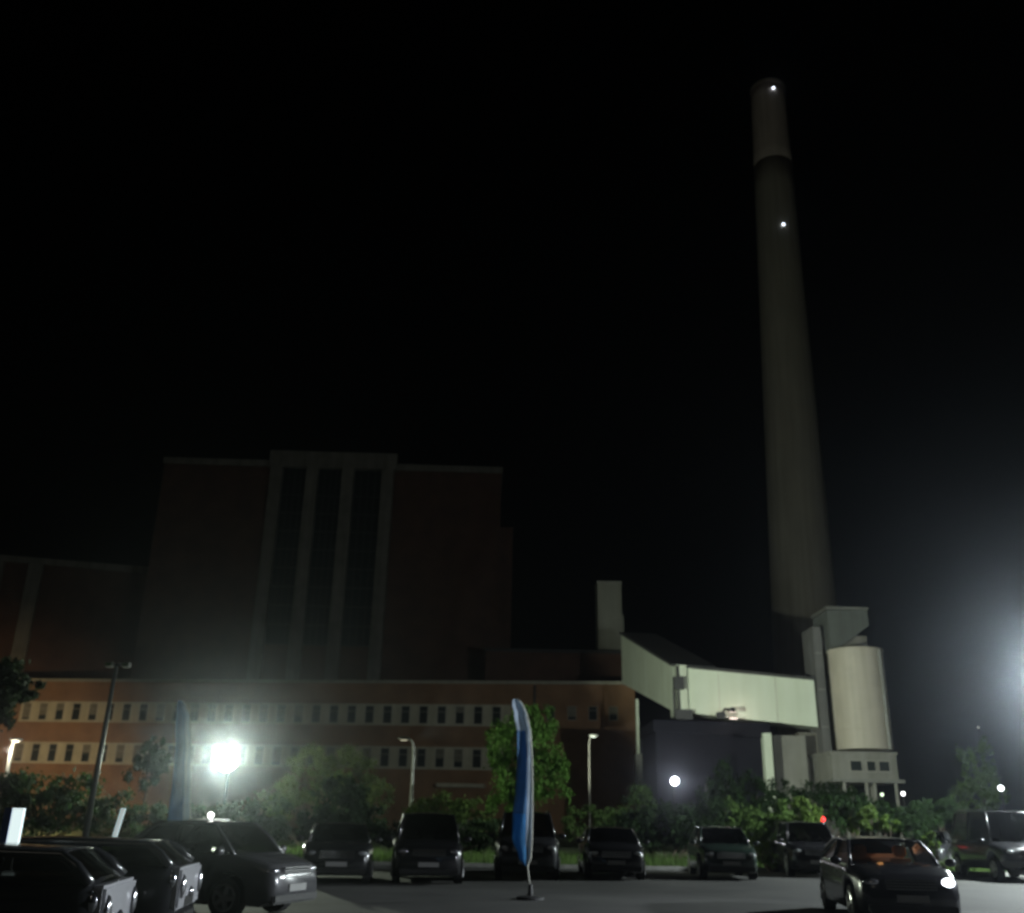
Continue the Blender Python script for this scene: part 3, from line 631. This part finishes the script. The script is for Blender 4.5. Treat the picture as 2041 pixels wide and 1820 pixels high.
# ------------------------------------------------------------------ cars
def car(name, label, loc, rz, paintm, L=4.4, Wd=1.8, H=1.45, hood=.95, trunk=1.0, xa=None, xb=None, xc=None, xd=None, seatm='seat', glass='glass', rack=False, ground=.2, cat='car', tail='redlens', head='lens', gate=False):
    """x forward, y left; xa cowl, xb roof front, xc roof rear, xd rear window foot (metres from centre)"""
    t = thing(name, label, cat, loc, rz); h2 = L / 2; w2 = Wd / 2
    xa = h2 - 1.05 if xa is None else xa; xb = xa - .75 if xb is None else xb; xd = -h2 + .5 if xd is None else xd; xc = xd + .6 if xc is None else xc
    belt = hood + .02; wr = .32 if H < 1.7 else .37; axf = h2 - .85; axr = -h2 + .8
    def top(x):
        if x > xa: f = (x - xa) / (h2 - xa); return belt - f ** 1.6 * .2 - max(0, f - .9) * 1.4
        if x > xd: return belt + (trunk - hood) * max(0, (xa - x) / (xa - xd)) * .8
        f = (xd - x) / (xd + h2 + 1e-6); return trunk - .05 * f - max(0, f - .8) * .5
    def half(x):
        f = abs(x) / h2; return w2 * (1 - .13 * max(0, f - .62) / .38 - .12 * max(0, (f - .93) / .07) ** 2)
    def bot(x):
        b_ = ground + (.06 if abs(x) > h2 - .2 else 0)
        for ax in (axf, axr):
            d = abs(x - ax)
            if d < wr + .07: b_ = max(b_, wr * .98 + math.sqrt((wr + .07) ** 2 - d * d))
        return b_
    st = sorted(set([round(-h2 + L * i / 44, 3) for i in range(45)] + [round(ax + s * (wr + .071), 3) for ax in (axf, axr) for s in (-1, 1)]))
    bm = bmesh.new(); rings = []
    for x in st:
        w = half(x); zt = top(x); zb = min(bot(x), zt - .12); m_ = (zb + zt) / 2
        half_pts = [(w * .9, zb), (w * .985, zb + .05), (w, m_), (w * .985, zt - .12), (w * .94, zt - .03), (w * .82, zt + .005), (w * .4, zt + .03)]
        pts = half_pts + [(-y, z) for y, z in half_pts[::-1]]
        rings.append([bm.verts.new((x, y, z)) for y, z in pts])
    n = len(rings[0])
    for r0, r1 in zip(rings, rings[1:]):
        for k in range(n): bm.faces.new((r0[k], r0[(k + 1) % n], r1[(k + 1) % n], r1[k]))
    bm.faces.new(rings[0][::-1]); bm.faces.new(rings[-1])
    obj('body', bm, paintm, t, smooth=True)
    # greenhouse
    wb, wt = w2 * .9, w2 * .7; zB = belt - .02; zBr = top(xd) - .02; zr = H
    c = {}
    for s in (-1, 1):
        c[s] = [Vector((xa, s * wb * .95, zB)), Vector((xb, s * wt, zr - .07)), Vector((xc, s * wt, zr - .08)), Vector((xd, s * wb * .93, zBr))]
    bm = bmesh.new(); nx, ny = 8, 8; gr = []
    for i in range(nx + 1):
        f = i / nx; row = []
        for j in range(ny + 1):
            q = j / ny * 2 - 1; x = xb + .03 + (xc - xb - .06) * f
            z = zr - .06 + .06 * (1 - (2 * f - 1) ** 2 * .7) * (1 - abs(q) ** 3)
            row.append(bm.verts.new((x, q * (wt + .02), z)))
        gr.append(row)
    for r0, r1 in zip(gr, gr[1:]):
        for j in range(ny): bm.faces.new((r0[j], r0[j + 1], r1[j + 1], r1[j]))
    ro = obj('roof', bm, paintm, t, smooth=True); md = ro.modifiers.new('s', 'SOLIDIFY'); md.thickness = .04
    xm = (xb + xc) / 2 - .1
    for s in (-1, 1):
        bm = bmesh.new()
        tube(bm, [c[s][0], c[s][0].lerp(c[s][1], .5) + Vector((0, s * .01, .03)), c[s][1], c[s][1].lerp(c[s][2], .5) + Vector((0, s * .015, .02)), c[s][2], c[s][2].lerp(c[s][3], .5) + Vector((0, s * .01, .03)), c[s][3]], [.035, .035, .04, .035, .05, .055, .06], 6)
        tube(bm, [(xm, s * wb * .985, zB), (xm - .03, s * (wt + .01), zr - .08)], .04, 6)
        obj('pillar', bm, paintm, t, smooth=True)
        for (fa, fb) in ((0, .5), (.5, 1)):
            def low(f): return Vector((xa - .08 + (xd + .08 - xa + .08) * f, s * wb * .975, zB + (zBr - zB) * f))
            def up(f): return Vector((xb + (xc - xb) * f, s * (wt + .0), zr - .09))
            bm = bmesh.new(); q = [low(fa), low(fb), up(fb), up(fa)]; bm.faces.new([bm.verts.new(v) for v in q]); obj('side_window', bm, M[glass], t)
        if s: pass
    def pane(pts, nm):
        bm = bmesh.new(); k = 8; a0, a1, b1, b0 = pts; g_ = []
        for i in range(k + 1):
            f = i / k; bow = .07 * (1 - (2 * f - 1) ** 2); dr = 1 if nm == 'windscreen' else -1
            g_.append([bm.verts.new(a0.lerp(a1, f) + Vector((dr * bow, 0, 0))), bm.verts.new(b0.lerp(b1, f) + Vector((dr * bow * .5, 0, .03)))])
        for r0, r1 in zip(g_, g_[1:]): bm.faces.new((r0[0], r1[0], r1[1], r0[1]))
        obj(nm, bm, M[glass], t, smooth=True)
    pane([c[1][0], c[-1][0], c[-1][1], c[1][1]], 'windscreen'); pane([c[1][3], c[-1][3], c[-1][2], c[1][2]], 'rear_window')
    # interior
    for (x, y) in ((xb - .35, .37), (xb - .35, -.37)):
        o = obj('seat', bx((x - .12, y - .24, .45), (x + .05, y + .24, min(1.12, H - .38)), .05), M[seatm], t)
        obj('headrest', bx((x - .1, y - .12, min(1.14, H - .36)), (x, y + .12, min(1.3, H - .16)), .03), M[seatm], o)
    obj('rear_seat', bx((xc + .1, -w2 * .7, .45), (xc + .3, w2 * .7, min(1.1, H - .3)), .05), M[seatm], t)
    # wheels
    for ax in (axf, axr):
        for s in (-1, 1):
            y = s * (w2 - .13)
            bm = bmesh.new(); bmesh.ops.create_cone(bm, cap_ends=False, segments=28, radius1=wr, radius2=wr, depth=.2, matrix=Matrix.Translation((ax, y, wr)) @ Matrix.Rotation(R(90), 4, 'X'))
            bmesh.ops.create_cone(bm, cap_ends=True, segments=28, radius1=wr * .96, radius2=wr * .96, depth=.21, matrix=Matrix.Translation((ax, y, wr)) @ Matrix.Rotation(R(90), 4, 'X'))
            wh = obj('wheel', bm, M['tyre'], t)
            bm = bmesh.new()
            for k in range(5):
                a_ = k * 2 * math.pi / 5; tube(bm, [(ax, y + s * .108, wr), (ax + math.cos(a_) * wr * .6, y + s * .112, wr + math.sin(a_) * wr * .6)], [.05, .035], 6)
            tube(bm, [(ax, y + s * .1, wr), (ax, y + s * .125, wr)], .06, 10)
            rg = [(ax + math.cos(a_ / 16 * 6.2832) * wr * .62, y + s * .108, wr + math.sin(a_ / 16 * 6.2832) * wr * .62) for a_ in range(17)]
            tube(bm, rg, .02, 5); obj('rim', bm, M['rim'], wh)
    # lamps
    zl = top(h2 - .3) - .14
    for s in (-1, 1):
        obj('headlight', ball(bmesh.new(), (h2 - .16, s * w2 * .68, zl), (.14, .17, .075)), M[head], t, smooth=True)
        obj('tail_light', ball(bmesh.new(), (-h2 + .08, s * w2 * .76, trunk - .18), (.07, .1, .13)), M[tail], t, smooth=True)
        obj('fog_lamp', ball(bmesh.new(), (h2 - .07, s * w2 * .66, .38), (.05, .07, .05), 1), M['lens'], t, smooth=True)
        mr = obj('mirror', ball(bmesh.new(), (xa - .15, s * (w2 + .1), zB + .07), (.07, .11, .075)), paintm, t, smooth=True)
        obj('mirror_glass', ball(bmesh.new(), (xa - .2, s * (w2 + .1), zB + .07), (.03, .085, .055), 1), M['chrome'], mr, smooth=True)
        for x in (xa - .95, xa - 1.85):
            if x > axr + .2: obj('door_handle', bx((x - .09, s * (w2 - .01) - .015, belt - .17), (x + .09, s * (w2 - .01) + .015, belt - .14), .008), M['chrome'], t)
    if gate:
        obj('tailgate', bx((-h2 - .035, -w2 * .82, .44), (-h2 + .12, w2 * .82, trunk - .03), .03), lit_tail, t, label='tailgate painted pale for its lamplit look')  # lit look of the tail put into a pale colour on the dark car
        for y in (-.62, .0, .62): obj('tail_light', ball(bmesh.new(), (-h2 - .04, y, .72 if y else .62), (.05, .09, .15 if y else .07)), M['reflector'], t, smooth=True)  # extra metallic bumps added to catch glints
        obj('plate_recess', bx((-h2 - .042, -.3, .46), (-h2 - .03, .3, .58)), M['plastic'], t)
    bm = bmesh.new()
    for k in range(4): box(bm, (h2 - .06, -.42, zl - .1 + k * .045), (h2 + .005, .42, zl - .08 + k * .045))
    obj('grille', bm, M['chrome'], t)
    obj('number_plate', bx((h2 - .02, -.26, .42), (h2 + .02, .26, .53)), M['plate'], t)
    obj('number_plate', bx((-h2 - .02, -.26, trunk - .3), (-h2 + .02, .26, trunk - .19)), M['plate'], t)
    for x0_, x1_ in ((h2 - .14, h2 + .012), (-h2 - .012, -h2 + .14)): obj('bumper', bx((x0_, -w2 * .8, .24), (x1_, w2 * .8, .4), .03), M['plastic'], t)
    if rack:
        for s in (-1, 1): obj('roof_rail', tb([(xb - .1, s * wt, zr - .06), (xb - .2, s * wt, zr + .01), (xc + .2, s * wt, zr + .01), (xc + .1, s * wt, zr - .06)], .018, 6), M['chrome'], t)
    return t
def at(u, v, Y, h2, rz):                                 # centre so that the nose's middle sits at (u, .)
    p = P(u, v, Y); return (p.x - math.cos(rz) * h2, p.y - math.sin(rz) * h2, 0)
black = paint('black_paint', (.012, .012, .014)); navy = paint('dark_blue_paint', (.015, .02, .04)); grey = paint('grey_paint', (.09, .09, .095)); green = paint('dark_green_paint', (.02, .035, .028))
lit_tail = paint('lit_tail_paint', (.62, .62, .65)); dgrey = paint('charcoal_paint', (.035, .036, .04)); bronze = paint('pewter_paint', (.16, .16, .15))
# three near cars at left, noses to the right
TAIL = mat('reflector', (.9, .9, .95), .16, .02, 5, metal=.95); M['reflector'] = TAIL
def tail_at(u, v, Y, h2, rz): return at(u, v, Y, -h2, rz)
car('parked_car', 'nearest dark estate car at the bottom left corner, its pale tail glinting', tail_at(233, 1790, 10.8, 2.2, R(189)), R(189), dgrey, H=1.3, tail='reflector', gate=True, xd=-2.08, xc=-1.75, trunk=.98)
car('parked_car', 'dark estate car with a pale glinting tail, second of the three at bottom left', tail_at(372, 1780, 14.2, 2.2, R(187)), R(187), dgrey, H=1.29, tail='reflector', gate=True, xd=-2.08, xc=-1.75, trunk=.98)
car('parked_car', 'grey hatchback with a glint drawn like a small white roof lamp, third of the near left cars', at(592, 1770, 17.6, 1.8, R(-20)), R(-20), grey, L=3.6, Wd=1.7, H=1.5, xa=1.0, xb=.45, head='reflector')
# far row
def rear(u, Y, deg): p = P(u, 1740, Y); return (p.x, p.y, 0), R(deg)
l, r_ = rear(672, 27.6, -82); car('parked_car', 'black hatchback left of the dark minivan in the far row', l, r_, black, L=4.1, H=1.42)
l, r_ = rear(848, 28.5, -84); car('parked_van', 'dark minivan with bright glints on its right corner in the far row', l, r_, black, L=4.6, Wd=1.86, H=1.72, hood=1.0, trunk=1.08, xa=1.45, xb=.75, xc=-1.9, xd=-2.15, cat='van', head='reflector')
l, r_ = rear(1048, 31, -90); car('parked_suv', 'dark off-road car partly hidden by the tall blue feather flag', l, r_, dgrey, L=4.5, Wd=1.86, H=1.82, hood=1.08, trunk=1.15, xa=1.25, xb=.65, xc=-1.75, xd=-2.05, rack=True, ground=.28)
l, r_ = rear(1216, 32, -91); car('parked_car', 'low dark sedan right of the tall blue feather flag', l, r_, black, L=4.5, H=1.42, xd=-1.8, xc=-1.1)
l, r_ = rear(1438, 33, -93); car('parked_car', 'dark green hatchback with a thin aerial standing in the far row', l, r_, green, L=4.1, Wd=1.76, H=1.5)
ae = [o for o in bpy.data.objects if o.type == 'EMPTY' and o.get('label', '').startswith('dark green hatchback with a thin')][0]
obj('aerial', tb([(-.3, 0, 1.46), (-.55, 0, 1.85)], .012, 5), M['chrome'], ae)
l, r_ = rear(1607, 35.5, -95); car('parked_suv', 'dark boxy car half hidden behind the near dark car', l, r_, black, L=4.3, Wd=1.8, H=1.7, hood=1.02, trunk=1.1, xa=1.2, xb=.6, xc=-1.6, xd=-1.95)
# small car and large SUV at right
l, r_ = rear(1862, 45, -120); car('parked_car', 'small dark car beyond the large off-road car at right', l, r_, dgrey, L=4.2, H=1.45)
l, r_ = rear(2006, 35, -94); car('parked_suv', 'large dark off-road car at the right edge with a lit roof', l, r_, black, L=4.8, Wd=2.05, H=2.18, hood=1.15, trunk=1.2, xa=1.35, xb=.8, xc=-1.95, xd=-2.2, rack=True, ground=.35)
# near sedan right
l, r_ = rear(1756, 20, -98); J = car('parked_car', 'near black sedan with warm orange seats glowing through its windscreen', l, r_, black, L=4.5, Wd=1.82, H=1.43, xd=-1.75, xc=-1.05, seatm='seatwarm', glass='glassclear', head='reflector')
lamp('cabin_light', (J.location.x, J.location.y, 1.3), .5, (1, .45, .15), .05, J)  # added orange fill lamp to brighten the seats
o = obj('headlight_glint', ball(bmesh.new(), (2.2, .62, .74), (.05, .11, .08)), glow('headlight_glint_glow', (.85, .9, 1), 5), J, smooth=True); o['label'] = 'bright white glint on the headlight, drawn as a glowing ball'  # emissive ball stands in for a reflection on the headlight
# emissive ball standing in for the glint on hatchback C's roof
tx = [o for o in bpy.data.objects if o.type == 'EMPTY' and 'small white roof lamp' in o.get('label', '')][0]
rl = obj('roof_bar', bx((-.35, -.3, 1.475), (.1, .3, 1.51), .01), M['white'], tx)
obj('roof_lamp', ball(bmesh.new(), (-.1, 0, 1.57), .055), glow('roof_glint_glow', (1, 1, .95), 6), tx, smooth=True)

# ------------------------------------------------------------------ haze volume, added to give the lamps their bloom
bm = bmesh.new(); box(bm, (-170, -15, -1.6), (170, 235, 175))
hz_ = obj('haze', bm, []); hz_['kind'] = 'stuff'; hz_['label'] = 'thin night haze over the whole site, added for the bloom around the lamps'; hz_['category'] = 'haze'
hm = bpy.data.materials.new('haze'); hm.use_nodes = True; n = hm.node_tree; n.nodes.remove(n.nodes['Principled BSDF'])
pv = n.nodes.new('ShaderNodeVolumePrincipled'); pv.inputs['Density'].default_value = .00085; pv.inputs['Anisotropy'].default_value = .96; pv.inputs['Color'].default_value = (.8, .88, 1, 1)
n.links.new(pv.outputs[0], n.nodes['Material Output'].inputs['Volume'])
hz_.data.materials.clear(); hz_.data.materials.append(hm)
